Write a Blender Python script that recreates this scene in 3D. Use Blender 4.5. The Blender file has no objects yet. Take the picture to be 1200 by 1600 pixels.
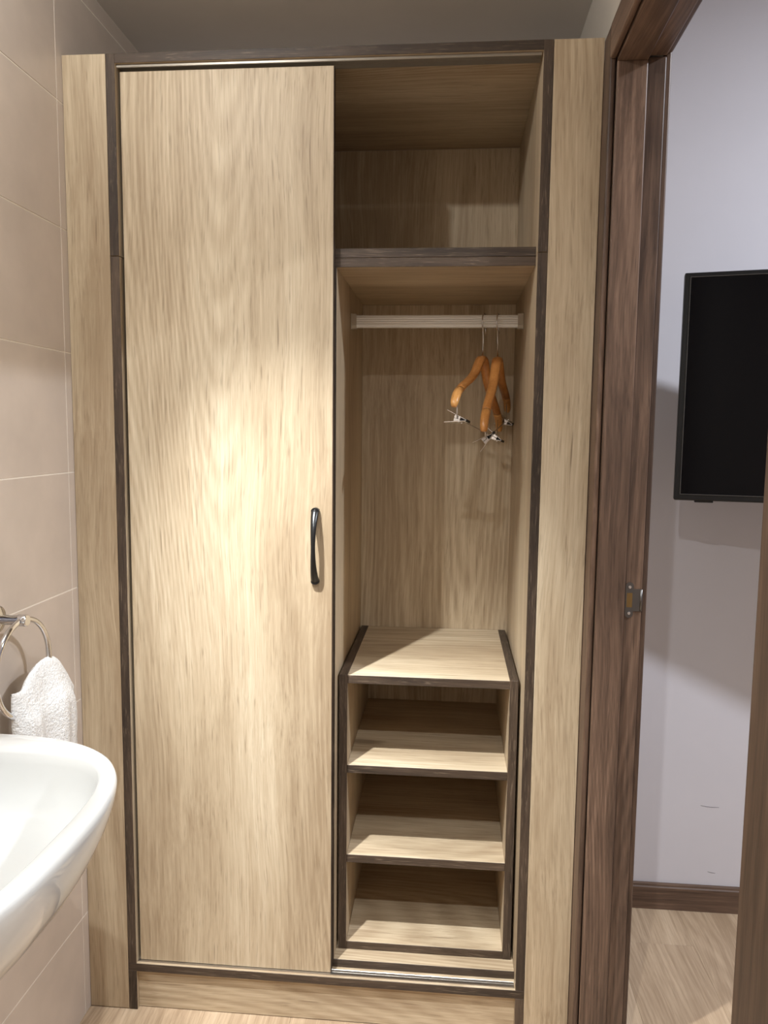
import bpy, bmesh, math, random
from mathutils import Vector, Matrix

random.seed(7)
SC = bpy.context.scene
COL = SC.collection

# ------------------------------------------------------------------ camera
CAM = (0.6860, -1.5273, 1.2802); YAW, PITCH, ROLL, FPX = 0.0858, -0.1043, 0.0107, 1200.44
def cam_axes():
    cy, sy = math.cos(YAW), math.sin(YAW); cp, sp = math.cos(PITCH), math.sin(PITCH); cr, sr = math.cos(ROLL), math.sin(ROLL)
    f = Vector((-sy*cp, cy*cp, sp)); r0 = Vector((cy, sy, 0)); u0 = r0.cross(f)
    return cr*r0 + sr*u0, -sr*r0 + cr*u0, f
r_, u_, f_ = cam_axes()
cd = bpy.data.cameras.new('camera'); cam = bpy.data.objects.new('camera', cd); COL.objects.link(cam)
cd.sensor_fit = 'HORIZONTAL'; cd.sensor_width = 36.0; cd.lens = 36.0*FPX/1200.0; cd.clip_start = 0.02
cam.matrix_world = Matrix(((r_.x, u_.x, -f_.x, CAM[0]), (r_.y, u_.y, -f_.y, CAM[1]), (r_.z, u_.z, -f_.z, CAM[2]), (0, 0, 0, 1)))
SC.camera = cam

# ------------------------------------------------------------------ world, exposure
w = bpy.data.worlds.new('world'); SC.world = w; w.use_nodes = True
w.node_tree.nodes['Background'].inputs[0].default_value = (0.8, 0.85, 1.0, 1); w.node_tree.nodes['Background'].inputs[1].default_value = 0.05
vs = SC.view_settings
vs.view_transform = 'Standard'; vs.look = 'None'; vs.gamma = 1.0; vs.use_curve_mapping = False
vs.exposure = -0.07

# ------------------------------------------------------------------ lamps of the two rooms, plus one added for the mirror reflection (fixtures are built further down)
CEIL = 2.192
BED_CEIL = 2.62
LAMPS = [  # name, position, power, colour, radius
    ('entry',  (0.52, -1.50, CEIL-0.006), 14.5, (0.965, 1.0, 1.02), 0.018, 150),
    ('bedroom', (2.30, -0.62, BED_CEIL-0.05), 56.0, (0.86, 0.92, 1.02), 0.05, 170),
    ('mirror', (-0.045, -0.46, 1.93), 0.42, (0.965, 1.0, 1.02), 0.010, 66, (0.68, 0.25, 0.38)),  # added lamp, stands in for the vanity spot reflected by the mirror
]
def lamp(name, loc, power, col, rad, spread, aim=None):
    l = bpy.data.lights.new(name + '_light', 'AREA'); l.shape = 'DISK'; l.size = rad*2; l.energy = power; l.color = col; l.spread = math.radians(spread)
    o = bpy.data.objects.new(name + '_light', l); COL.objects.link(o); o.location = loc
    if aim: o.rotation_euler = (Vector(aim)-Vector(loc)).to_track_quat('-Z', 'Y').to_euler()
    return o
for a in LAMPS: lamp(*a)
pl = bpy.data.lights.new('vanity_light', 'POINT'); pl.energy = 15.0; pl.color = (0.965, 1.0, 1.02); pl.shadow_soft_size = 0.011
po = bpy.data.objects.new('vanity_light', pl); COL.objects.link(po); po.location = (0.12, -0.70, CEIL-0.020)
def spot(name, loc, power, col, rad, half, blend, aim):
    # reflector beam of a recessed ceiling spot
    l = bpy.data.lights.new(name + '_beam', 'SPOT'); l.energy = power; l.color = col; l.shadow_soft_size = rad
    l.spot_size = math.radians(2*half); l.spot_blend = blend
    o = bpy.data.objects.new(name + '_beam', l); COL.objects.link(o); o.location = loc
    o.rotation_euler = (Vector(aim)-Vector(loc)).to_track_quat('-Z', 'Y').to_euler()
spot('vanity', (0.12, -0.70, CEIL-0.008), 268.0, (0.965, 1.0, 1.02), 0.016, 22.5, 1.0, (0.64, 0.17, 0.12))
spot('entry', (0.52, -1.50, CEIL-0.008), 24.0, (0.965, 1.0, 1.02), 0.016, 58, 0.6, (0.52, -1.50, 0.0))

# ------------------------------------------------------------------ helpers
def lin(c):
    f = lambda v: v/12.92 if v <= 0.04045 else ((v+0.055)/1.055)**2.4
    return tuple(f(v/255.0) for v in c) + (1.0,)
def tag(o, label=None, cat=None, group=None, kind=None):
    if label: o['label'] = label
    if cat: o['category'] = cat
    if group: o['group'] = group
    if kind: o['kind'] = kind
    return o
def empty(name, loc=(0, 0, 0), rz=0.0):
    o = bpy.data.objects.new(name, None); COL.objects.link(o); o.location = loc; o.rotation_euler = (0, 0, rz); o.empty_display_size = 0.05
    return o
def obj(name, bm, mat, parent=None, grain=None, smooth=False):
    """link a bmesh as one mesh object; grain = axis along which wood grain runs"""
    me = bpy.data.meshes.new(name); bm.normal_update(); bm.to_mesh(me); bm.free()
    if grain:
        off = (random.uniform(-9, 9), random.uniform(-9, 9), random.uniform(-9, 9))
        at = me.attributes.new('grain_co', 'FLOAT_VECTOR', 'POINT')
        for i, v in enumerate(me.vertices):
            x, y, z = v.co
            p = {'x': (z, y, x), 'y': (x, z, y), 'z': (x, y, z)}[grain]
            at.data[i].vector = (p[0]+off[0], p[1]+off[1], p[2]+off[2])
    if smooth:
        for p in me.polygons: p.use_smooth = True
    me.materials.append(mat)
    o = bpy.data.objects.new(name, me); COL.objects.link(o)
    if parent: o.parent = parent
    return o
def box_bm(x0, x1, y0, y1, z0, z1, bev=0.0, seg=1, bm=None):
    own = bm is None
    b = bmesh.new()
    v = [b.verts.new((x, y, z)) for x in (x0, x1) for y in (y0, y1) for z in (z0, z1)]
    for f in ((0, 1, 3, 2), (4, 6, 7, 5), (0, 4, 5, 1), (2, 3, 7, 6), (0, 2, 6, 4), (1, 5, 7, 3)): b.faces.new([v[i] for i in f])
    bmesh.ops.recalc_face_normals(b, faces=b.faces)
    if bev: bmesh.ops.bevel(b, geom=list(b.edges), offset=bev, segments=seg, affect='EDGES', profile=0.5)
    if own: return b
    merge(bm, b); return bm
def merge(dst, src):
    m = {v: dst.verts.new(v.co) for v in src.verts}
    for f in src.faces:
        nf = dst.faces.new([m[v] for v in f.verts]); nf.smooth = f.smooth
    src.free()
def box(name, x0, x1, y0, y1, z0, z1, mat, parent=None, grain=None, bev=0.0006, seg=1):
    return obj(name, box_bm(x0, x1, y0, y1, z0, z1, bev, seg), mat, parent, grain)
def prism_x(pts, x0, x1):
    """extrude a closed (y,z) outline along x"""
    b = bmesh.new()
    a = [b.verts.new((x0, y, z)) for y, z in pts]; c = [b.verts.new((x1, y, z)) for y, z in pts]
    n = len(pts)
    for i in range(n): b.faces.new((a[i], a[(i+1) % n], c[(i+1) % n], c[i]))
    b.faces.new(a[::-1]); b.faces.new(c)
    bmesh.ops.recalc_face_normals(b, faces=b.faces)
    return b
def tube(path, rad, n=10, bm=None, flat=(1.0, 1.0), up=None, caps=True, closed=False):
    """sweep an elliptical section along a path; rad a number or list of (ra, rb)"""
    b = bm or bmesh.new()
    P = [Vector(p) for p in path]; m = len(P); rings = []
    prev = None
    for i, p in enumerate(P):
        if closed: t = (P[(i+1) % m]-P[i-1]).normalized()
        else: t = (P[min(i+1, m-1)]-P[max(i-1, 0)]).normalized()
        if up is not None: s = t.cross(Vector(up)).normalized()
        elif prev is None:
            s = t.cross(Vector((0, 0, 1)));
            if s.length < 1e-3: s = t.cross(Vector((0, 1, 0)))
            s.normalize()
        else:
            s = (prev - t*prev.dot(t)).normalized()
        prev = s
        q = s.cross(t).normalized()
        r = rad[i] if isinstance(rad, (list, tuple)) else (rad, rad)
        if not isinstance(r, (list, tuple)): r = (r, r)
        rings.append([b.verts.new(p + s*(math.cos(2*math.pi*k/n)*r[0]*flat[0]) + q*(math.sin(2*math.pi*k/n)*r[1]*flat[1])) for k in range(n)])
    for i in range(m if closed else m-1):
        A, B = rings[i], rings[(i+1) % m]
        for k in range(n):
            f = b.faces.new((A[k], A[(k+1) % n], B[(k+1) % n], B[k])); f.smooth = True
    if caps and not closed:
        b.faces.new(rings[0][::-1]); b.faces.new(rings[-1])
    bmesh.ops.recalc_face_normals(b, faces=b.faces)
    return b
def lathe(prof, axis='z', n=24, bm=None, at=(0, 0, 0)):
    """profile of (r, h) spun about an axis"""
    b = bm or bmesh.new(); rings = []
    for r, h in prof:
        ring = []
        for k in range(n):
            a = 2*math.pi*k/n; c, s = r*math.cos(a), r*math.sin(a)
            p = {'z': (c, s, h), 'x': (h, c, s), 'y': (c, h, s)}[axis]
            ring.append(b.verts.new((p[0]+at[0], p[1]+at[1], p[2]+at[2])))
        rings.append(ring)
    for A, B in zip(rings, rings[1:]):
        for k in range(n): b.faces.new((A[k], A[(k+1) % n], B[(k+1) % n], B[k])).smooth = True
    b.faces.new(rings[0][::-1]); b.faces.new(rings[-1])
    bmesh.ops.recalc_face_normals(b, faces=b.faces)
    return b
def spline(pts, n):
    """Catmull-Rom through points"""
    P = [Vector(p) for p in pts]; P = [2*P[0]-P[1]] + P + [2*P[-1]-P[-2]]; out = []
    m = len(P)-3
    for i in range(n):
        u = i/(n-1)*m; k = min(int(u), m-1); t = u-k; a, b, c, d = P[k:k+4]
        out.append(0.5*((2*b)+(c-a)*t+(2*a-5*b+4*c-d)*t*t+(3*b-a-3*c+d)*t**3))
    return out

# ------------------------------------------------------------------ materials
class NT:
    def __init__(s, name):
        s.m = bpy.data.materials.new(name); s.m.use_nodes = True; s.t = s.m.node_tree; s.n = s.t.nodes
        s.b = s.n['Principled BSDF']
    def node(s, typ, **kw):
        n = s.n.new(typ)
        for k, v in kw.items(): setattr(n, k, v)
        return n
    def link(s, a, b): s.t.links.new(a, b)
    def val(s, sock, v):
        if hasattr(v, 'is_linked'): s.link(v, sock)
        else: sock.default_value = v
    def math(s, op, a, b=0.0, clamp=False):
        n = s.node('ShaderNodeMath', operation=op, use_clamp=clamp); s.val(n.inputs[0], a); s.val(n.inputs[1], b); return n.outputs[0]
    def vscale(s, vec, sc):
        n = s.node('ShaderNodeVectorMath', operation='MULTIPLY'); s.link(vec, n.inputs[0]); n.inputs[1].default_value = sc; return n.outputs[0]
    def vadd(s, a, b):
        n = s.node('ShaderNodeVectorMath', operation='ADD'); s.link(a, n.inputs[0]); s.link(b, n.inputs[1]); return n.outputs[0]
    def noise(s, vec, scale=1.0, detail=2.0, rough=0.5, dist=0.0):
        n = s.node('ShaderNodeTexNoise'); s.link(vec, n.inputs['Vector']); n.inputs['Scale'].default_value = scale
        n.inputs['Detail'].default_value = detail; n.inputs['Roughness'].default_value = rough; n.inputs['Distortion'].default_value = dist
        return n
    def remap(s, v, a, b, c=0.0, d=1.0, smooth=False):
        n = s.node('ShaderNodeMapRange'); n.interpolation_type = 'SMOOTHSTEP' if smooth else 'LINEAR'
        s.link(v, n.inputs['Value']); n.inputs['From Min'].default_value = a; n.inputs['From Max'].default_value = b
        n.inputs['To Min'].default_value = c; n.inputs['To Max'].default_value = d; return n.outputs['Result']
    def ramp(s, v, stops):
        n = s.node('ShaderNodeValToRGB'); s.link(v, n.inputs[0]); e = n.color_ramp.elements
        while len(e) < len(stops): e.new(0.5)
        for q, (p, c) in zip(e, stops): q.position = p; q.color = c
        return n.outputs[0]
    def mix(s, f, a, b, mode='MIX'):
        n = s.node('ShaderNodeMix', data_type='RGBA', blend_type=mode); s.val(n.inputs[0], f); s.val(n.inputs[6], a); s.val(n.inputs[7], b); return n.outputs[2]
    def bump(s, h, strength=0.1, dist=0.001):
        n = s.node('ShaderNodeBump'); n.inputs['Strength'].default_value = strength; n.inputs['Distance'].default_value = dist
        s.link(h, n.inputs['Height']); s.link(n.outputs[0], s.b.inputs['Normal'])
    def finish(s, color=None, rough=0.5, metal=0.0, spec=None):
        if color is not None: s.val(s.b.inputs['Base Color'], color)
        s.val(s.b.inputs['Roughness'], rough); s.b.inputs['Metallic'].default_value = metal
        if spec is not None: s.b.inputs['Specular IOR Level'].default_value = spec
        return s.m

def wood(name, light, mid, dark, pore, ring=0.30, streak=0.7, pores=0.45, scale=1.0, rough=0.5, knots=True, bumpy=0.12):
    k = NT(name)
    g = k.node('ShaderNodeAttribute', attribute_name='grain_co').outputs['Vector']
    g = k.vscale(g, (scale, scale, scale))
    # gentle sideways wander of the fibres
    wn = k.noise(k.vscale(g, (2.2, 2.2, 1.3)), 1.0, 2.0)
    wv = k.vscale(wn.outputs['Color'], (0.07, 0.07, 0.0))
    gw = k.vadd(g, wv)
    broad = k.noise(k.vscale(gw, (6.0, 6.0, 0.9)), 1.0, 3.0, 0.55).outputs['Fac']
    streaks = k.noise(k.vscale(gw, (75.0, 75.0, 1.6)), 1.0, 5.0, 0.65).outputs['Fac']
    fine = k.noise(k.vscale(gw, (300.0, 300.0, 12.0)), 1.0, 2.0, 0.6).outputs['Fac']
    # cathedral figure: contour lines of a long smooth field
    fld = k.noise(k.vscale(g, (3.4, 3.4, 0.42)), 1.0, 0.0).outputs['Fac']
    jit = k.noise(k.vscale(g, (150.0, 150.0, 6.0)), 1.0, 2.0).outputs['Fac']
    fld = k.math('ADD', fld, k.math('MULTIPLY', jit, 0.007))
    rings = k.math('SINE', k.math('MULTIPLY', fld, 330.0))
    rings = k.remap(rings, -1.0, 1.0)
    ringamt = k.remap(k.noise(k.vscale(g, (2.6, 2.6, 0.5)), 1.0, 1.0).outputs['Fac'], 0.42, 0.60, 0.1, 1.0, True)
    t = k.math('ADD', k.math('MULTIPLY', k.remap(broad, 0.3, 0.7), 0.7), k.math('MULTIPLY', k.remap(streaks, 0.28, 0.72), streak*0.55))
    hair = k.noise(k.vscale(gw, (240.0, 240.0, 9.0)), 1.0, 3.0, 0.7).outputs['Fac']
    t = k.math('ADD', t, k.math('MULTIPLY', k.remap(hair, 0.3, 0.7, -0.5, 0.5), 0.34))
    t = k.math('ADD', t, k.math('MULTIPLY', k.math('MULTIPLY', rings, ringamt), ring*0.8))
    c = k.ramp(t, [(0.05, light), (0.48, mid), (0.95, dark)])
    p = k.math('MULTIPLY', k.remap(fine, 0.56, 0.72, 0.0, 1.0, True), k.remap(streaks, 0.3, 0.7, 0.45, 1.0))
    c = k.mix(k.math('MULTIPLY', p, pores), c, pore)
    if knots:
        vn = k.node('ShaderNodeTexVoronoi', feature='F1'); k.link(k.vscale(gw, (3.4, 3.4, 1.25)), vn.inputs['Vector']); vn.inputs['Scale'].default_value = 1.0
        kd = k.math('ADD', vn.outputs['Distance'], k.math('MULTIPLY', k.noise(k.vscale(g, (60, 60, 25)), 1.0, 2).outputs['Fac'], 0.05))
        c = k.mix(k.remap(kd, 0.045, 0.10, 0.65, 0.0, True), c, pore)
        # thin dark cracks
        cr = k.noise(k.vscale(gw, (150.0, 150.0, 3.5)), 1.0, 0.0).outputs['Fac']
        c = k.mix(k.remap(cr, 0.82, 0.88, 0.0, 0.6, True), c, pore)
    k.bump(k.math('SUBTRACT', 1.0, p), bumpy, 0.0006)
    return k.finish(c, rough, 0.0, 0.35)

OAK = wood('light_oak_laminate', lin((213, 197, 170)), lin((189, 170, 142)), lin((158, 137, 110)), lin((108, 88, 66)))
EDGE = wood('dark_edge_banding', lin((98, 82, 68)), lin((76, 62, 50)), lin((50, 40, 32)), lin((146, 128, 108)), ring=0.0, streak=1.0, pores=0.5, scale=1.6, rough=0.55, knots=False)
WALNUT = wood('brown_walnut_foil', lin((138, 112, 94)), lin((106, 84, 69)), lin((72, 56, 46)), lin((52, 40, 33)), ring=0.25, streak=1.0, pores=0.55, rough=0.42, knots=False)
FLOORW = wood('floor_laminate', lin((212, 190, 163)), lin((190, 166, 138)), lin((158, 134, 108)), lin((128, 105, 82)), ring=0.15, streak=0.9, pores=0.4, rough=0.4, knots=False, scale=0.9)
HANG = wood('varnished_beech', lin((204, 144, 82)), lin((184, 122, 64)), lin((156, 98, 48)), lin((130, 78, 38)), ring=0.2, pores=0.3, rough=0.28, knots=False, scale=2.0)
HANGEND = wood('pale_beech_end', lin((214, 160, 96)), lin((198, 142, 80)), lin((176, 118, 62)), lin((150, 94, 48)), ring=0.1, pores=0.3, rough=0.28, knots=False, scale=2.0)

def plain(name, rgb, rough=0.5, metal=0.0, spec=None, bump=None, var=0.0, vscale=6.0):
    k = NT(name); tc = k.node('ShaderNodeTexCoord').outputs['Object']; col = lin(rgb)
    if var:
        n = k.noise(tc, vscale, 4.0, 0.6).outputs['Fac']
        c2 = tuple(max(0, v*(1-var)) for v in col[:3]) + (1,); c1 = tuple(min(1, v*(1+var)) for v in col[:3]) + (1,)
        col = k.ramp(n, [(0.3, c2), (0.7, c1)])
    if bump:
        k.bump(k.noise(tc, bump[0], 3.0).outputs['Fac'], bump[1], bump[2])
    return k.finish(col, rough, metal, spec)
TILE = plain('greige_stone_tile', (200, 186, 173), 0.35, var=0.09, vscale=5.0, bump=(40, 0.04, 0.002))
GROUT = plain('pale_grout', (246, 239, 226), 0.8, var=0.04)
CEILM = plain('ceiling_paint', (222, 216, 208), 0.8, var=0.02)
PAINT = plain('bedroom_wall_paint', (206, 203, 208), 0.75, var=0.02, vscale=3, bump=(180, 0.05, 0.001))
PLASTER = plain('bathroom_plaster', (186, 177, 164), 0.75, var=0.03)
CERAMIC = plain('white_ceramic', (212, 212, 209), 0.06, spec=0.6)
CHROME = plain('chrome', (220, 220, 222), 0.08, 1.0)
ALU = plain('brushed_aluminium', (198, 194, 188), 0.32, 1.0, bump=(300, 0.05, 0.0005))
ALURAIL = plain('satin_rail_metal', (232, 230, 226), 0.35, 0.15)
TRACKM = plain('dull_track_metal', (150, 142, 130), 0.35, 0.7)
STEEL = plain('dark_steel', (120, 118, 116), 0.35, 1.0)
BLACK = plain('black_satin_metal', (16, 16, 17), 0.28, 0.0, spec=0.6)
TVBLACK = plain('black_plastic', (12, 13, 14), 0.35)
SCREEN = plain('dark_screen_glass', (3, 3, 6), 0.18, spec=0.25)
BEZEL = plain('bezel_edge', (120, 118, 114), 0.2, 0.6)
RUBBER = plain('black_rubber', (14, 13, 12), 0.7)
GREYPL = plain('grey_socket_plastic', (170, 158, 140), 0.45)
BRASSY = plain('latch_pocket', (120, 92, 50), 0.5, 0.3)
def make_towel_mat():
    k = NT('white_terry'); tc = k.node('ShaderNodeTexCoord').outputs['Object']
    n1 = k.noise(tc, 330.0, 2.0, 0.6).outputs['Fac']; n2 = k.noise(tc, 90.0, 2.0).outputs['Fac']
    h = k.math('ADD', n1, k.math('MULTIPLY', n2, 0.8))
    k.bump(h, 0.7, 0.004)
    c = k.ramp(n1, [(0.3, lin((216, 215, 213))), (0.7, lin((238, 237, 235)))])
    k.b.inputs['Sheen Weight'].default_value = 0.3
    return k.finish(c, 0.95)
TERRY = make_towel_mat()
def emit(name, rgb, strength):
    k = NT(name); k.b.inputs['Emission Color'].default_value = lin(rgb); k.b.inputs['Emission Strength'].default_value = strength
    return k.finish(lin((240, 240, 236)), 0.6)
GLOW = emit('lit_diffuser_warm', (255, 232, 200), 4.0)
GLOWC = emit('lit_diffuser_cool', (245, 246, 255), 4.0)
MIRROR = plain('mirror_glass', (230, 232, 232), 0.0, 1.0)

# ------------------------------------------------------------------ setting: the bathroom shell
XL, XR, YB, YF = -0.0891, 0.9655, 0.503, -2.30
def struct(o): o['kind'] = 'structure'; return o
# floor: laminate planks along y, through both rooms
floor = struct(box('floor', -0.30, 4.2, -2.7, 0.62, -0.06, -0.0125, WALNUT, bev=0))
pw = 0.192; PLK = []
xx = -0.215; col_i = 0
while xx < 4.0:
    start = -2.69 - [0.0, 0.55, 0.27, 0.82][col_i % 4]
    yy = start
    while yy < 0.60:
        y0, y1 = max(yy, -2.69), min(yy+1.285, 0.61)
        if y1 - y0 > 0.05:
            box('plank', xx+0.00015, xx+pw-0.00015, y0+0.00015, y1-0.00015, -0.012, 0.0, FLOORW, floor, 'y', bev=0.0002)
        yy += 1.285
    xx += pw; col_i += 1

wl = struct(box('wall_left', XL-0.16, XL-0.0010, YF, YB+0.1, 0, CEIL, GROUT, bev=0))
TH, TW = 0.2415, 0.604
gz0 = 0.9489 - 4*TH
ys = [-0.0235 + i*TW for i in (-4, -3, -2, -1, 0, 1)]
for r in range(-1, 10):
    z0, z1 = max(gz0+r*TH, 0.0), min(gz0+(r+1)*TH, CEIL)
    if z1-z0 < 0.01: continue
    for ya in ys:
        y0, y1 = max(ya, YF), min(ya+TW, YB)
        if y1-y0 < 0.02: continue
        box('tile', XL-0.0105, XL, y0+0.0012, y1-0.0012, z0+0.0012, z1-0.0012, TILE, wl, bev=0.0005)
wb = struct(box('wall_back', -0.30, 4.2, YB, YB+0.10, 0, BED_CEIL, PAINT, bev=0))
SCUFF = plain('grey_scuff', (134, 131, 136), 0.8)
for pts in ([(1.370, 0.2940), (1.385, 0.2915), (1.402, 0.2905), (1.418, 0.2910)], [(1.398, 0.1085), (1.408, 0.1060), (1.418, 0.1055)]):
    obj('scuff_mark', tube([(x, YB-0.0001, z) for x, z in pts], [0.0006]+[0.0011]*(len(pts)-2)+[0.0006], 6, flat=(0.25, 1.0), up=(0, 0, 1)), SCUFF, wb)
struct(box('wall_front', -0.30, 4.2, -2.40, YF, 0, BED_CEIL, TILE, bev=0))
struct(box('ceiling', XL-0.16, XR+0.04, YF, YB, CEIL, CEIL+0.06, CEILM, bev=0))
# right wall with the doorway: far pier, near pier, lintel
JF, JN, HZ = -0.058, -0.836, 1.940       # far stop face, near stop face, underside of the head
WX1 = 1.0545
wr = struct(box('wall_right', XR, WX1, JF+0.030, YB, 0, BED_CEIL, PLASTER, bev=0))
box('near_pier', XR, WX1, YF, JN-0.030, 0, BED_CEIL, PLASTER, wr, bev=0)
box('lintel', XR, WX1, JN-0.030, JF+0.030, HZ+0.030, BED_CEIL, PLASTER, wr, bev=0)
struct(box('wall_side', 4.1, 4.2, -2.4, YB, 0, BED_CEIL, PAINT, bev=0))
struct(box('ceiling_bedroom', WX1, 4.2, -2.4, YB, BED_CEIL, BED_CEIL+0.06, PAINT, bev=0))
# bedroom skirting board, with a thin moulded top
bb = struct(obj('baseboard_back', prism_x([(YB-0.0005, 0.0005), (YB-0.013, 0.0005), (YB-0.013, 0.062), (YB-0.0105, 0.065), (YB-0.0095, 0.069), (YB-0.006, 0.0705), (YB-0.0005, 0.0705)], WX1+0.016, 4.09), WALNUT, None, 'x'))

# door frame: lining with stop and rebate, architraves both sides, latch plate
fr = tag(empty('door_1', (0, 0, 0)), kind='structure')
def frame_piece(name, *a, g='z', bev=0.0022, seg=2): return box(name, *a, WALNUT, fr, g, bev, seg)
XS = 0.9670; XM = 1.0210
frame_piece('jamb_stop', XS, XM, JF, JF+0.027, 0.0005, HZ)
frame_piece('jamb_rebate', XM+0.0005, WX1+0.001, JF+0.012, JF+0.029, 0.0005, HZ+0.010)
frame_piece('jamb_stop', XS, XM, JN-0.027, JN, 0.0005, HZ)
frame_piece('jamb_rebate', XM+0.0005, WX1+0.001, JN-0.029, JN-0.012, 0.0005, HZ+0.010)
frame_piece('head_stop', XS, XM, JN-0.027, JF+0.027, HZ, HZ+0.027, g='y')
frame_piece('head_rebate', XM+0.0005, WX1+0.001, JN-0.012, JF+0.012, HZ+0.0105, HZ+0.029, g='y')
AW = 0.060
ax0, ax1 = 0.9548, XR-0.0003
frame_piece('architrave', ax0, ax1, JF+0.004, JF+0.004+AW, 0.0005, HZ+0.004+AW, bev=0.003)
frame_piece('architrave', ax0, ax1, JN-0.004-0.085, JN-0.004, 0.0005, HZ+0.004+AW, bev=0.003)
frame_piece('architrave', ax0-0.0006, ax1, JN-0.004, JF+0.004, HZ+0.004, HZ+0.004+AW, g='y', bev=0.003)
frame_piece('architrave', WX1+0.0003, WX1+0.012, JF+0.020, JF+0.080, 0.0005, HZ+0.078, bev=0.003)
frame_piece('architrave', WX1+0.0003, WX1+0.012, JN-0.080, JN-0.020, 0.0005, HZ+0.078, bev=0.003)
frame_piece('architrave', WX1+0.0003, WX1+0.012, JN-0.020, JF+0.020, HZ+0.018, HZ+0.078, g='y', bev=0.003)

# latch plate on the far jamb rebate
def strike():
    yp = JF+0.012; cx, zc = 1.0315, 0.9645; t = 0.0016
    b = bmesh.new()
    outline = []
    hw, hh = 0.0075, 0.0345
    for k in range(9):
        a = math.pi*k/8; outline.append((cx+hw*math.cos(a), zc+hh-hw+hw*math.sin(a)))
    for k in range(9):
        a = math.pi+math.pi*k/8; outline.append((cx+hw*math.cos(a), zc-hh+hw+hw*math.sin(a)))
    # tongue towards the bedroom on the right-hand side
    tong = [(cx+hw, zc-0.0215), (cx+hw+0.016, zc-0.0215), (cx+hw+0.016, zc+0.0215), (cx+hw, zc+0.0215)]
    outl = outline + tong
    hole = [(cx-0.0050, zc-0.014), (cx+0.0055, zc-0.014), (cx+0.0055, zc+0.014), (cx-0.0050, zc+0.014)]
    vo = [b.verts.new((x, yp-t, z)) for x, z in outl]; vh = [b.verts.new((x, yp-t, z)) for x, z in hole]
    eo = [b.edges.new((vo[i], vo[(i+1) % len(vo)])) for i in range(len(vo))]; eh = [b.edges.new((vh[i], vh[(i+1) % 4])) for i in range(4)]
    bmesh.ops.triangle_fill(b, edges=eo+eh, use_beauty=True)
    ext = bmesh.ops.extrude_face_region(b, geom=list(b.faces))
    for v in [g for g in ext['geom'] if isinstance(g, bmesh.types.BMVert)]: v.co.y += t-0.0001
    bmesh.ops.recalc_face_normals(b, faces=b.faces)
    # curved lip of the tongue
    lip = tube([(cx+hw+0.0145, yp-t*0.4, zc-0.021), (cx+hw+0.0145, yp-t*0.4, zc+0.021)], 0.0026, 10); merge(b, lip)
    pl = obj('strike_plate', b, STEEL, fr); tag(pl, 'brushed steel latch plate')
    for s in (-1, 1):
        q = lathe([(0.0032, -0.0001), (0.0032, 0.0012), (0.0020, 0.0019), (0.0012, 0.0008)], 'y', 14)
        for v in q.verts: v.co = Vector((v.co.x+cx, yp-t-v.co.y, v.co.z+zc+s*0.0255))
        bmesh.ops.recalc_face_normals(q, faces=q.faces)
        obj('screw', q, CHROME, pl, smooth=True)
    obj('latch_pocket', box_bm(cx-0.0050, cx+0.0055, yp-t+0.0002, yp+0.0002, zc-0.014, zc+0.014), BRASSY, pl)
strike()

# ------------------------------------------------------------------ the wardrobe
W, H, T = 0.8617, 2.0067, 0.018
ZB, ZJ, D = 0.0911, 1.6234, 0.497
SY = 0.034                                # front of everything behind the sliding door
DX = 0.4515                               # right face of the middle divider
wd = tag(empty('wardrobe', (0, 0, 0)), 'built-in light oak wardrobe with dark edges, one sliding door half open', 'wardrobe')
EB = 0.0012
def board(name, x0, x1, y0, y1, z0, z1, grain, edge=None, parent=wd, mat=OAK, top_edge=False):
    """laminate board; edge = 'front' puts a dark banding strip on its front edge"""
    yb = y0 + (EB if edge else 0)
    o = box(name, x0, x1, yb, y1, z0, z1, mat, parent, grain, 0.0004)
    if edge:
        g = 'z' if (z1-z0) > (x1-x0) else 'x'
        tag(box('edge_banding', x0, x1, y0, yb+0.00005, z0, z1, EDGE, o, g, 0.0005), 'dark brown edge strip')
    return o
yi = D - 0.0005
for side, (x0, x1) in enumerate(((0.0, T), (W-T, W))):
    board('upper_side_panel', x0, x1, 0, D+0.005, ZJ+0.0007, H, 'z', 'front')
    board('lower_side_panel', x0, x1, 0, D+0.005, ZB+T+0.0002, ZJ-0.0007, 'z', 'front')
    board('base_side_panel', x0, x1, 0, D, 0.0005, ZB-0.0002, 'z', 'front')
board('top_panel', T, W-T, 0, D, H-T, H, 'x', 'front')
board('bottom_panel', 0, W, 0, D, ZB, ZB+T, 'x', 'front')
board('plinth', T+0.0002, W-T-0.0002, 0.010, 0.028, 0.0015, ZB-0.0002, 'x')
board('inner_floor', DX-T-0.0, W-T-0.0004, SY, D, ZB+T+0.0002, ZB+2*T, 'x', 'front')
board('inner_floor', T+0.0004, DX-T-0.0006, SY, D, ZB+T+0.0002, ZB+2*T, 'x', 'front')
board('divider', DX-T, DX, SY, D, ZB+2*T+0.0002, ZJ-T-0.0002, 'z', 'front')
board('fixed_shelf', T+0.0003, W-T-0.0003, SY, D, ZJ-T, ZJ-0.0003, 'x', 'front')
board('fixed_shelf', T+0.0003, W-T-0.0003, SY, D, ZJ+0.0003, ZJ+T, 'x', 'front')
board('back_panel', T+0.0002, W-T-0.0002, D+0.0003, D+0.005, ZJ+T, H-T, 'z')
board('back_panel', T+0.0002, W-T-0.0002, D+0.0003, D+0.005, ZB+2*T, ZJ-T, 'z')
tag(board('filler_panel', XL+0.0006, -0.0008, 0.0, 0.018, 0.002, H-0.0005, 'z'), 'narrow oak filler strip against the tiled wall')
tag(board('filler_panel', W+0.0008, 0.9538, 0.0, 0.018, 0.002, H-0.0005, 'z'), 'narrow oak filler strip beside the door frame')
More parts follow.
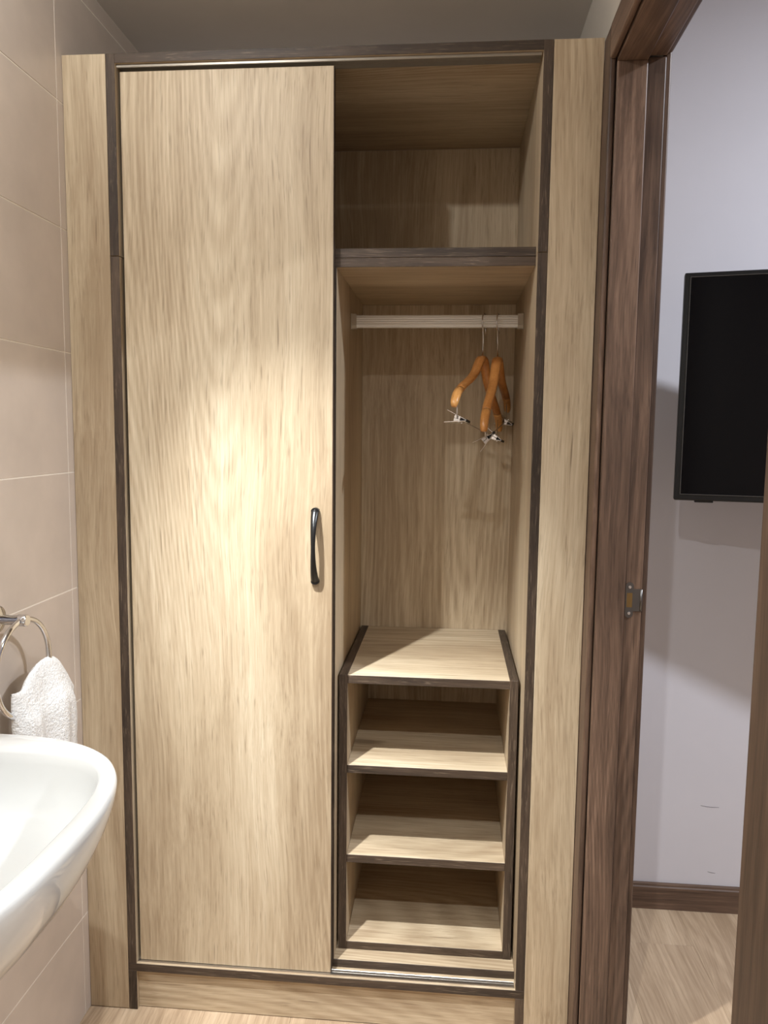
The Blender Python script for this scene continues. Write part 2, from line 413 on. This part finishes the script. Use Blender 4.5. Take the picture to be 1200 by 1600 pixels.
# sliding door
DY0, DY1 = 0.0105, 0.0285
DXL, DXR, DZ0, DZ1 = 0.0230, 0.4490, 0.1125, 1.9765
door = tag(board('sliding_door', DXL+0.0009, DXR-0.0009, DY0, DY1, DZ0, DZ1, 'z'), 'oak sliding door panel with dark thin edges')
tag(box('edge_banding', DXR-0.0009, DXR, DY0+0.0004, DY1, DZ0, DZ1, EDGE, door, 'z', 0.0002), 'dark brown edge strip')
tag(box('edge_banding', DXL, DXL+0.0009, DY0+0.0004, DY1, DZ0, DZ1, EDGE, door, 'z', 0.0002), 'dark brown edge strip')
# bow handle
def handle():
    hx, z0, z1 = 0.4140, 0.9695, 1.1225
    path, rad = [], []
    n = 33
    for i in range(n):
        u = i/(n-1); s = 2*u-1
        z = z0+0.004 + (z1-z0-0.008)*u
        y = DY0 - 0.004 - 0.026*(1-abs(s)**2.6)
        path.append((hx, y, z)); wdt = 0.0046+0.0042*abs(s)**1.7; rad.append((wdt, 0.0045+0.002*abs(s)**2))
    b = tube(path, rad, 14, up=(0, -1, 0.0001))
    # feet
    for z in (z0+0.004, z1-0.004):
        f = tube([(hx, DY0-0.0102, z), (hx, DY0-0.006, z), (hx, DY0-0.0001, z)], [(0.0080, 0.0060), (0.0087, 0.0068), (0.0089, 0.0070)], 16, up=(0, 0, 1)); merge(b, f)
    tag(obj('handle', b, BLACK, door), 'black bow-shaped pull handle')
handle()
# sliding tracks
tag(obj('top_track', prism_x([(0.0065, H-T-0.0002), (0.0065, H-T-0.0050), (0.0075, H-T-0.0062), (0.0085, H-T-0.0050), (0.0085, H-T-0.0020), (0.0300, H-T-0.0020), (0.0300, H-T-0.0095), (0.0316, H-T-0.0095), (0.0316, H-T-0.0002)], T+0.001, W-T-0.003), TRACKM, wd), 'aluminium sliding door track')
zt = ZB+T
tag(obj('bottom_track', prism_x([(0.0070, zt+0.0002), (0.0075, zt+0.0022), (0.0140, zt+0.0026), (0.0148, zt+0.0010), (0.0172, zt+0.0008), (0.0180, zt+0.0030), (0.0205, zt+0.0030), (0.0212, zt+0.0008), (0.0235, zt+0.0008), (0.0243, zt+0.0016), (0.0262, zt+0.0002)], T+0.001, W-T-0.002), ALU, wd), 'aluminium sliding door track')
# clothes rail: ribbed oval bar in two end sockets
RY, RZ, RXA, RXB = 0.264, 1.531, DX+0.0005, W-T-0.0005
def rail():
    pts = []
    hh, hw = 0.0145, 0.0085
    ribs = 5
    # front face with ribs, rounded top and bottom
    for i in range(ribs*4+1):
        u = i/(ribs*4); z = -hh*0.86 + 2*hh*0.86*u
        y = -hw*(1-0.25*(2*u-1)**4) + (0.0011 if i % 4 == 2 else 0.0) - (0.0 if i % 4 else 0.0003)
        pts.append((RY+y, RZ+z))
    for k in range(1, 7):
        a = math.pi/2*(-1 + 2*k/7.0)
        pts.append((RY-hw*0.72*math.cos(math.pi*k/7.0), RZ+hh*0.86+hh*0.14*math.sin(math.pi*k/7.0)))
    for i in range(9):
        u = i/8; pts.append((RY+hw*(1-0.25*(2*u-1)**4), RZ+hh*0.86-2*hh*0.86*u))
    for k in range(1, 7): pts.append((RY+hw*0.72*math.cos(math.pi*k/7.0), RZ-hh*0.86-hh*0.14*math.sin(math.pi*k/7.0)))
    r = obj('clothes_rail', prism_x(pts, RXA+0.0022, RXB-0.0022), ALURAIL, wd); tag(r, 'ribbed silver hanging rail')
    for x0, x1 in ((RXA, RXA+0.013), (RXB-0.013, RXB)):
        flange = x0 if x0 == RXA else x1
        b = bmesh.new()
        # U shaped socket open at the top, around the bar end
        out = [(-0.0115, 0.016), (-0.0115, -0.010), (-0.008, -0.0165), (0.008, -0.0165), (0.0115, -0.010), (0.0115, 0.016), (0.0092, 0.016), (0.0092, -0.009), (0.0065, -0.0150), (-0.0065, -0.0150), (-0.0092, -0.009), (-0.0092, 0.016)]
        merge(b, prism_x([(RY+y, RZ+z) for y, z in out], x0, x1))
        xa, xb = (x0, x0+0.002) if flange == x0 else (x1-0.002, x1)
        box_bm(xa, xb, RY-0.013, RY+0.013, RZ-0.0185, RZ+0.018, 0.0006, 1, b)
        obj('rail_socket', b, GREYPL, r)
rail()

# ------------------------------------------------------------------ low shelf unit standing inside
UX0, UX1, UY, UZ0, UZ1 = 0.4555, 0.8383, 0.070, ZB+2*T+0.0004, 0.7584
un = tag(empty('shelf_unit', ((UX0+UX1)/2, UY, UZ0)), 'low open shoe shelf unit standing on the wardrobe floor', 'shelf unit')
un_off = Vector(((UX0+UX1)/2, UY, UZ0))
def uboard(name, x0, x1, y0, y1, z0, z1, grain, top=False):
    a = un_off
    zt_ = z1 - (EB if top else 0)
    o = box(name, x0-a.x, x1-a.x, y0+EB-a.y, y1-a.y, z0-a.z, zt_-a.z, OAK, un, grain, 0.0004)
    g = 'z' if (z1-z0) > (x1-x0) else 'x'
    tag(box('edge_banding', x0-a.x, x1-a.x, y0-a.y, y0+EB+0.00005-a.y, z0-a.z, z1-a.z, EDGE, o, g, 0.0005), 'dark brown edge strip')
    if top: tag(box('edge_banding', x0-a.x, x1-a.x, y0+EB-a.y, y1-a.y, zt_-0.00005-a.z, z1-a.z, EDGE, o, 'y', 0.0005), 'dark brown edge strip')
    return o
yb_ = D-0.002
uboard('side_panel', UX0, UX0+T, UY, yb_, UZ0, UZ1, 'z', True)
uboard('side_panel', UX1-T, UX1, UY, yb_, UZ0, UZ1, 'z', True)
uboard('top_panel', UX0+T+0.0002, UX1-T-0.0002, UY+0.0004, yb_, UZ1-T-0.001, UZ1-0.001, 'x')
uboard('shelf', UX0+T+0.0002, UX1-T-0.0002, UY+0.0004, yb_, 0.556-T, 0.556, 'x')
uboard('shelf', UX0+T+0.0002, UX1-T-0.0002, UY+0.0004, yb_, 0.350-T, 0.350, 'x')
uboard('bottom_panel', UX0+T+0.0002, UX1-T-0.0002, UY+0.0004, yb_, UZ0, UZ0+T, 'x')

# ------------------------------------------------------------------ two clip hangers on the rail
def hanger(px, theta, tilt, label, clip_rots):
    """local x runs to the arm nearest the room, z up, origin where the hook sits on the rail"""
    root = tag(empty('clothes_hanger', (px, RY, RZ+0.0150)), label, 'hanger', 'hangers on the clothes rail')
    root.rotation_mode = 'XYZ'
    root.matrix_world = Matrix.Translation((px, RY, RZ+0.0150)) @ Matrix.Rotation(-math.pi/2-theta, 4, 'Z') @ Matrix.Rotation(tilt, 4, 'Y')
    NZ = -0.088                                    # top of the wooden body
    # wooden bow: a swept rounded bar, both arms in one bent piece
    half = [(0.0, -0.011), (0.016, -0.016), (0.036, -0.033), (0.062, -0.056), (0.100, -0.077), (0.150, -0.098), (0.176, -0.111)]
    pts = [(-x, 0, NZ+z) for x, z in half[::-1]] + [(x, 0, NZ+z) for x, z in half[1:]]
    P = spline(pts, 61)
    rad = []
    for p in P:
        a = min(abs(p.x)/0.176, 1.0); rad.append((0.0062 + 0.0008*a, 0.0115 - 0.0017*a))
    b = tube([tuple(p) for p in P], rad, 14, up=(0, 1, 0))
    # turn the section so it is tall in z: section axes come from 'up'
    body = obj('wooden_bow', b, HANG, root, 'x')
    for s in (1, -1):
        Q = spline([(s*0.176, 0, NZ-0.111), (s*0.195, 0, NZ-0.123), (s*0.208, 0, NZ-0.139), (s*0.2125, 0, NZ-0.152)], 9)
        e = tube([tuple(p) for p in Q], [(0.0070, 0.0098), (0.0072, 0.0100), (0.0072, 0.0098), (0.0072, 0.0095), (0.0072, 0.0092), (0.0071, 0.0089), (0.0069, 0.0084), (0.0062, 0.0074), (0.0045, 0.0055)], 14, up=(0, 1, 0))
        tag(obj('arm_end', e, HANGEND, body, 'x'), 'paler rounded arm end')
    # hook: twisted wire stem, then a loop over the rail
    hk = [(0, 0, NZ-0.006), (0, 0, -0.060), (0.004, 0, -0.046)]
    R = 0.0185
    cz = -0.0170
    path = [Vector(p) for p in hk]
    for i in range(25):
        a = math.radians(-62 - 0) + math.radians(282)*i/24*1.0
        path.append(Vector((R*math.cos(a), 0, cz+R*1.02*math.sin(a)+0.0)))
    path.append(Vector((-0.0175, 0, -0.034))); path.append(Vector((-0.0225, 0, -0.040)))
    hook = tube([tuple(p) for p in path], 0.0016, 8)
    obj('hook', hook, CHROME, root)
    # cross wire with two sprung clips
    ZC = NZ-0.172
    wire = [(-0.188, 0, NZ-0.118), (-0.188, 0, ZC+0.004), (-0.184, 0, ZC), (0.184, 0, ZC), (0.188, 0, ZC+0.004), (0.188, 0, NZ-0.118)]
    cw = obj('clip_wire', tube(wire, 0.0013, 8), CHROME, root)
    for s, rot in zip((1, -1), clip_rots):
        b = bmesh.new(); M = Matrix.Translation((s*0.172, 0, ZC)) @ Matrix.Rotation(rot, 4, 'X')
        for sg in (1, -1):
            q = box_bm(-0.015, 0.015, -0.026, 0.021, -0.0007, 0.0007, 0.0004)
            for v in q.verts: v.co = Matrix.Rotation(-sg*math.radians(15), 4, 'X') @ v.co + Vector((0, 0, sg*0.0062))
            for v in q.verts: v.co = M @ v.co
            merge(b, q)
            for xs in (-0.011, 0.011):        # ears
                q = box_bm(xs-0.0005, xs+0.0005, -0.007, 0.006, -0.0065 if sg < 0 else -0.001, 0.001 if sg < 0 else 0.0065, 0.0002)
                for v in q.verts: v.co = M @ v.co
                merge(b, q)
        q = tube([(-0.009, 0, 0), (0.009, 0, 0)], 0.0036, 10)
        for v in q.verts: v.co = M @ v.co
        merge(b, q)
        cl = obj('clip', b, CHROME, root)
        q = bmesh.new()
        for sg in (1, -1):
            r = box_bm(-0.0148, 0.0148, 0.0100, 0.0222, -0.0034, -0.0006, 0.0005)
            for v in r.verts: v.co = Vector((v.co.x, v.co.y, sg*v.co.z))
            for v in r.verts: v.co = M @ (Matrix.Rotation(-sg*math.radians(15), 4, 'X') @ v.co + Vector((0, 0, sg*0.0062)))
            merge(q, r)
        bmesh.ops.recalc_face_normals(q, faces=q.faces)
        obj('clip_pad', q, RUBBER, cl)
    return root
hanger(0.7560, math.radians(16), math.radians(-6.5), 'wooden clip hanger on the rail, left one of the two, near arm tipped up', (math.radians(-12), math.radians(-25)))
hanger(0.7860, math.radians(10.5), math.radians(7.0), 'wooden clip hanger on the rail, right one nearest the wardrobe side', (math.radians(40), math.radians(-20)))

# ------------------------------------------------------------------ washbasin
def basin():
    CY, A, B = -0.745, 0.277, 0.283
    root = tag(empty('washbasin', (XL+0.002, CY, 0.60)), 'white ceramic washbasin with rounded front fixed to the tiled wall', 'washbasin')
    off = Vector((XL+0.002, CY, 0.60))
    NA = 72
    def outline(a, b, xb, n=2.75, x0=0.0):
        """closed outline: superellipse front half, straight sides back to xb"""
        pts = []
        for i in range(NA+1):
            t = -math.pi/2 + math.pi*i/NA
            c, s = math.cos(t), math.sin(t)
            pts.append((x0+a*abs(c)**(2/n), b*math.copysign(abs(s)**(2/n), s)))
        sides = 10
        for i in range(1, sides+1): u = i/sides; pts.append((x0+(xb-x0)*u, b))
        for i in range(1, 24): u = i/24; pts.append((xb, b*(1-2*u)))
        for i in range(0, sides): u = i/sides; pts.append((xb+(x0-xb)*u, -b))
        return pts
    def lerp(p, q, u): return [((1-u)*a[0]+u*b[0], (1-u)*a[1]+u*b[1]) for a, b in zip(p, q)]
    ZR = 0.822; xb = XL+0.0025
    rings = []
    # outside, from the bottom up
    for z, s, n in ((0.640, 0.40, 2.2), (0.643, 0.52, 2.2), (0.655, 0.64, 2.3), (0.680, 0.755, 2.4), (0.710, 0.845, 2.5), (0.740, 0.910, 2.6), (0.770, 0.957, 2.7), (0.795, 0.985, 2.75), (0.808, 0.995, 2.75), (0.815, 0.997, 2.75), (0.820, 0.990, 2.75), (0.822, 0.976, 2.75)):
        rings.append((outline(A*s, B*(0.30+0.70*s), xb, n), z))
    # inner bowl: oval opening leaving a broad deck at the ends and a narrow front rim
    def inner(k, n=2.95):
        return outline(0.1470*k, 0.231*k, 0.100-0.080*k, n, 0.100)
    for k, z in ((1.03, 0.8215), (1.01, 0.8195), (0.995, 0.814), (0.985, 0.800), (0.965, 0.775), (0.93, 0.750), (0.86, 0.728), (0.72, 0.712), (0.5, 0.704), (0.2, 0.701)):
        rings.append((inner(k), z))
    bm = bmesh.new(); VR = []
    for pts, z in rings: VR.append([bm.verts.new((x-off.x, y, z-off.z)) for x, y in pts])
    for R0, R1 in zip(VR, VR[1:]):
        n = len(R0)
        for i in range(n): bm.faces.new((R0[i], R0[(i+1) % n], R1[(i+1) % n], R1[i])).smooth = True
    bm.faces.new(VR[0][::-1]); bm.faces.new(VR[-1])
    bmesh.ops.recalc_face_normals(bm, faces=bm.faces)
    o = obj('bowl', bm, CERAMIC, root)
    for p in o.data.polygons: p.use_smooth = True
    # waste
    q = lathe([(0.021, 0.7012-off.z), (0.021, 0.7035-off.z), (0.017, 0.7042-off.z), (0.006, 0.7046-off.z)], 'z', 24, at=(0.10-off.x, 0, 0))
    obj('waste_plug', q, CHROME, root)
    # mixer tap on the rear deck
    tb = lathe([(0.024, 0.8222-off.z), (0.024, 0.828-off.z), (0.020, 0.832-off.z), (0.0195, 0.905-off.z), (0.016, 0.912-off.z)], 'z', 24, at=(-0.035-off.x, 0, 0))
    merge(tb, tube([(-0.035-off.x, 0, 0.875-off.z), (0.02-off.x, 0, 0.885-off.z), (0.070-off.x, 0, 0.878-off.z), (0.080-off.x, 0, 0.868-off.z)], [0.012, 0.012, 0.011, 0.011], 14))
    tap = obj('tap', tb, CHROME, root)
    obj('tap_lever', tube([(-0.035-off.x, 0, 0.912-off.z), (-0.030-off.x, 0, 0.925-off.z), (0.035-off.x, 0, 0.945-off.z)], [(0.014, 0.010), (0.013, 0.008), (0.009, 0.004)], 12), CHROME, tap)
basin()

# ------------------------------------------------------------------ towel ring and towel
RYc, RZc, RR, RXc = -0.300, 0.8700, 0.0830, -0.038
def towel_ring():
    root = tag(empty('towel_ring', (XL, RYc, RZc+RR)), 'chrome towel ring on the tiled wall above the basin', 'towel ring')
    o = root.location
    fl = lathe([(0.0240, 0.0003), (0.0240, 0.008), (0.0225, 0.0095), (0.012, 0.0100)], 'x', 32)
    obj('wall_flange', fl, CHROME, root)
    ps = lathe([(0.0085, 0.009), (0.0085, 0.044), (0.0100, 0.0445), (0.0100, 0.060), (0.0085, 0.0615)], 'x', 24)
    obj('post', ps, CHROME, root)
    path = []
    for i in range(64):
        a = 2*math.pi*i/64
        path.append((RXc-XL, RR*math.sin(a), -RR+RR*math.cos(a)))
    obj('ring', tube(path, 0.0049, 14, closed=True), CHROME, root)
towel_ring()
def towel():
    root_loc = (RXc, -0.235, 0.62)
    # outline of the draped cloth in the wall-parallel plane: top edge (y, z) from the left to the right
    top = spline([(-0.341, 0, 0.833), (-0.322, 0, 0.829), (-0.306, 0, 0.830), (-0.290, 0, 0.844), (-0.264, 0, 0.858), (-0.234, 0, 0.8625), (-0.210, 0, 0.860), (-0.187, 0, 0.846), (-0.157, 0, 0.810), (-0.130, 0, 0.778)], 45)
    nv = 30; NU = len(top)
    def sheet(sign, bulge, zbot, ph):
        rows = []
        for j in range(nv+1):
            v = j/nv; row = []
            for i, p in enumerate(top):
                u = i/(NU-1)
                edge = math.sin(math.pi*min(max(u, 0.0), 1.0))
                z = p.z*(1-v) + (zbot + 0.006*math.sin(5*u+ph))*v
                ynar = -0.235 + (p.x+0.235)*(1.0 - 0.06*math.sin(v*math.pi*0.9)) + 0.010*v*(u-0.35)
                y = ynar + 0.004*math.sin(9*v+ph+4*u)*v
                d = 0.0055 + bulge*(1-math.exp(-v*5))*(0.35+0.65*edge)
                d += 0.0055*math.sin(u*11.0+ph+1.2*v)*min(1, v*3) + 0.003*math.sin(u*23.0+3*v+ph)*min(1, v*2)
                fold = (v-0.16-0.10*math.sin(math.pi*u))*14.0
                d += sign*0.5*0.010*(1+math.tanh(fold)) if sign > 0 else 0.0
                d = max(d, 0.0035)*(0.25+0.75*min(1, min(u, 1-u)*9+0.0))
                row.append((RXc + sign*d, y, z))
            rows.append(row)
        return rows
    F = sheet(1, 0.020, 0.640, 0.4); Bk = sheet(-1, 0.016, 0.648, 2.0)
    bm = bmesh.new()
    Fv = [[bm.verts.new(Vector(p)-Vector(root_loc)) for p in r] for r in F]
    Bv = [[bm.verts.new(Vector(p)-Vector(root_loc)) for p in r] for r in Bk]
    topr = [bm.verts.new(Vector((RXc, p.x, p.z+0.006))-Vector(root_loc)) for p in top]
    def strip(a, b):
        for i in range(len(a)-1): bm.faces.new((a[i], a[i+1], b[i+1], b[i])).smooth = True
    for a, b in zip(Fv, Fv[1:]): strip(a, b)
    for a, b in zip(Bv, Bv[1:]): strip(b, a)
    strip(topr, Fv[0]); strip(Bv[0], topr); strip(Fv[-1], Bv[-1])
    for e in (0, -1):
        strip([r[e] for r in Fv], [r[e] for r in Bv])
    bmesh.ops.recalc_face_normals(bm, faces=bm.faces)
    o = obj('hand_towel', bm, TERRY)
    o.location = root_loc
    tag(o, 'white terry hand towel draped over the chrome ring', 'towel')
    sub = o.modifiers.new('smooth', 'SUBSURF'); sub.levels = 1; sub.render_levels = 2
    tx = bpy.data.textures.new('terry_loops', 'CLOUDS'); tx.noise_scale = 0.0035
    dm = o.modifiers.new('loops', 'DISPLACE'); dm.texture = tx; dm.strength = 0.0016; dm.mid_level = 0.5
towel()

# ------------------------------------------------------------------ television on the bedroom wall
def tv():
    ang = math.radians(-12.7)
    root = tag(empty('television', (1.2030, 0.300, 1.1295)), 'black flat television angled out from the bedroom wall', 'television')
    root.rotation_euler = (0, 0, ang)
    WT, HT = 0.915, 0.513
    obj('casing', box_bm(0, WT, 0.0, 0.030, 0, HT, 0.003, 2), TVBLACK, root)
    obj('rear_housing', box_bm(0.12, WT-0.12, 0.0295, 0.060, 0.05, HT-0.12, 0.008, 2), TVBLACK, root)
    sc = obj('screen', box_bm(0.0135, WT-0.0135, -0.0012, 0.0005, 0.0150, HT-0.0105, 0.0004), SCREEN, root)
    # bright bevel line round the glass
    b = bmesh.new()
    x0, x1, z0, z1, t = 0.0125, WT-0.0125, 0.0140, HT-0.0095, 0.0010
    for a in ((x0, x0+t, z0, z1), (x1-t, x1, z0, z1), (x0+t, x1-t, z0, z0+t), (x0+t, x1-t, z1-t, z1)):
        box_bm(a[0], a[1], -0.0016, 0.0002, a[2], a[3], 0.0002, 1, b)
    obj('bezel_line', b, BEZEL, sc)
    obj('sensor', box_bm(0.045, 0.085, 0.003, 0.016, -0.004, 0.001, 0.001), TVBLACK, root)
    # wall arm: plate on the wall, two links
    inv = root.matrix_basis.inverted()
    Mw = Matrix.Translation(root.location) @ Matrix.Rotation(ang, 4, 'Z'); inv = Mw.inverted()
    b = bmesh.new()
    c = inv @ Vector((1.62, 0.40, 1.39))
    q = box_bm(1.56, 1.68, YB-0.012, YB-0.0006, 1.30, 1.48, 0.001)
    for v in q.verts: v.co = inv @ v.co
    merge(b, q)
    e = Vector((WT/2, 0.058, HT/2))
    merge(b, tube([inv @ Vector((1.62, YB-0.006, 1.39)), (c+e)/2, e], 0.014, 10))
    obj('wall_bracket', b, BLACK, root)
tv()

# ------------------------------------------------------------------ lamp fixtures, the one by the mirror added (outside the photograph)
def downlight(loc, label, glow, rad):
    root = tag(empty('downlight', loc), label, 'lamp')
    obj('trim_ring', lathe([(rad+0.016, 0.0055), (rad+0.016, 0.002), (rad+0.012, 0.0), (rad+0.001, 0.0008), (rad+0.001, 0.0056)], 'z', 36), CERAMIC, root)
    obj('diffuser', lathe([(rad, 0.0030), (rad, 0.0052)], 'z', 36), glow, root)
downlight((0.12, -0.70, CEIL-0.006), 'round recessed ceiling spot above the washbasin', GLOW, 0.035)
downlight((0.52, -1.50, CEIL-0.006), 'round recessed ceiling spot in the middle of the bathroom', GLOW, 0.035)
def bed_lamp():
    x, y, z = LAMPS[1][1]
    root = tag(empty('ceiling_lamp', (x, y, z)), 'round white ceiling lamp in the bedroom', 'lamp')
    obj('lamp_base', lathe([(0.13, 0.0495), (0.13, 0.012), (0.12, 0.006)], 'z', 40), CERAMIC, root)
    obj('diffuser', lathe([(0.115, 0.0062), (0.115, 0.0035), (0.10, 0.002)], 'z', 40), GLOWC, root)
bed_lamp()
def mirror():
    root = tag(empty('wall_mirror', (XL, -0.745, 1.05)), 'frameless mirror above the washbasin', 'mirror')
    obj('mirror_glass', box_bm(0.0006, 0.006, -0.30, 0.30, 0, 0.80, 0.001), MIRROR, root)
    l2 = tag(empty('reflection_standin', (XL, -0.46, 1.93)), 'small chrome lamp added on the tiled wall in place of the mirror reflection', 'lamp')  # added fixture that carries the stand-in for the mirror's reflected light
    obj('lamp_arm', tube([(0.0005, 0, 0.03), (0.02, 0, 0.03), (0.04, 0, 0.025), (0.044, 0, 0.010)], 0.006, 10), CHROME, l2)
    obj('lamp_head', lathe([(0.018, 0.014), (0.026, 0.012), (0.026, 0.002), (0.021, 0.0025)], 'z', 24, at=(0.044, 0, 0)), CHROME, l2)
mirror()
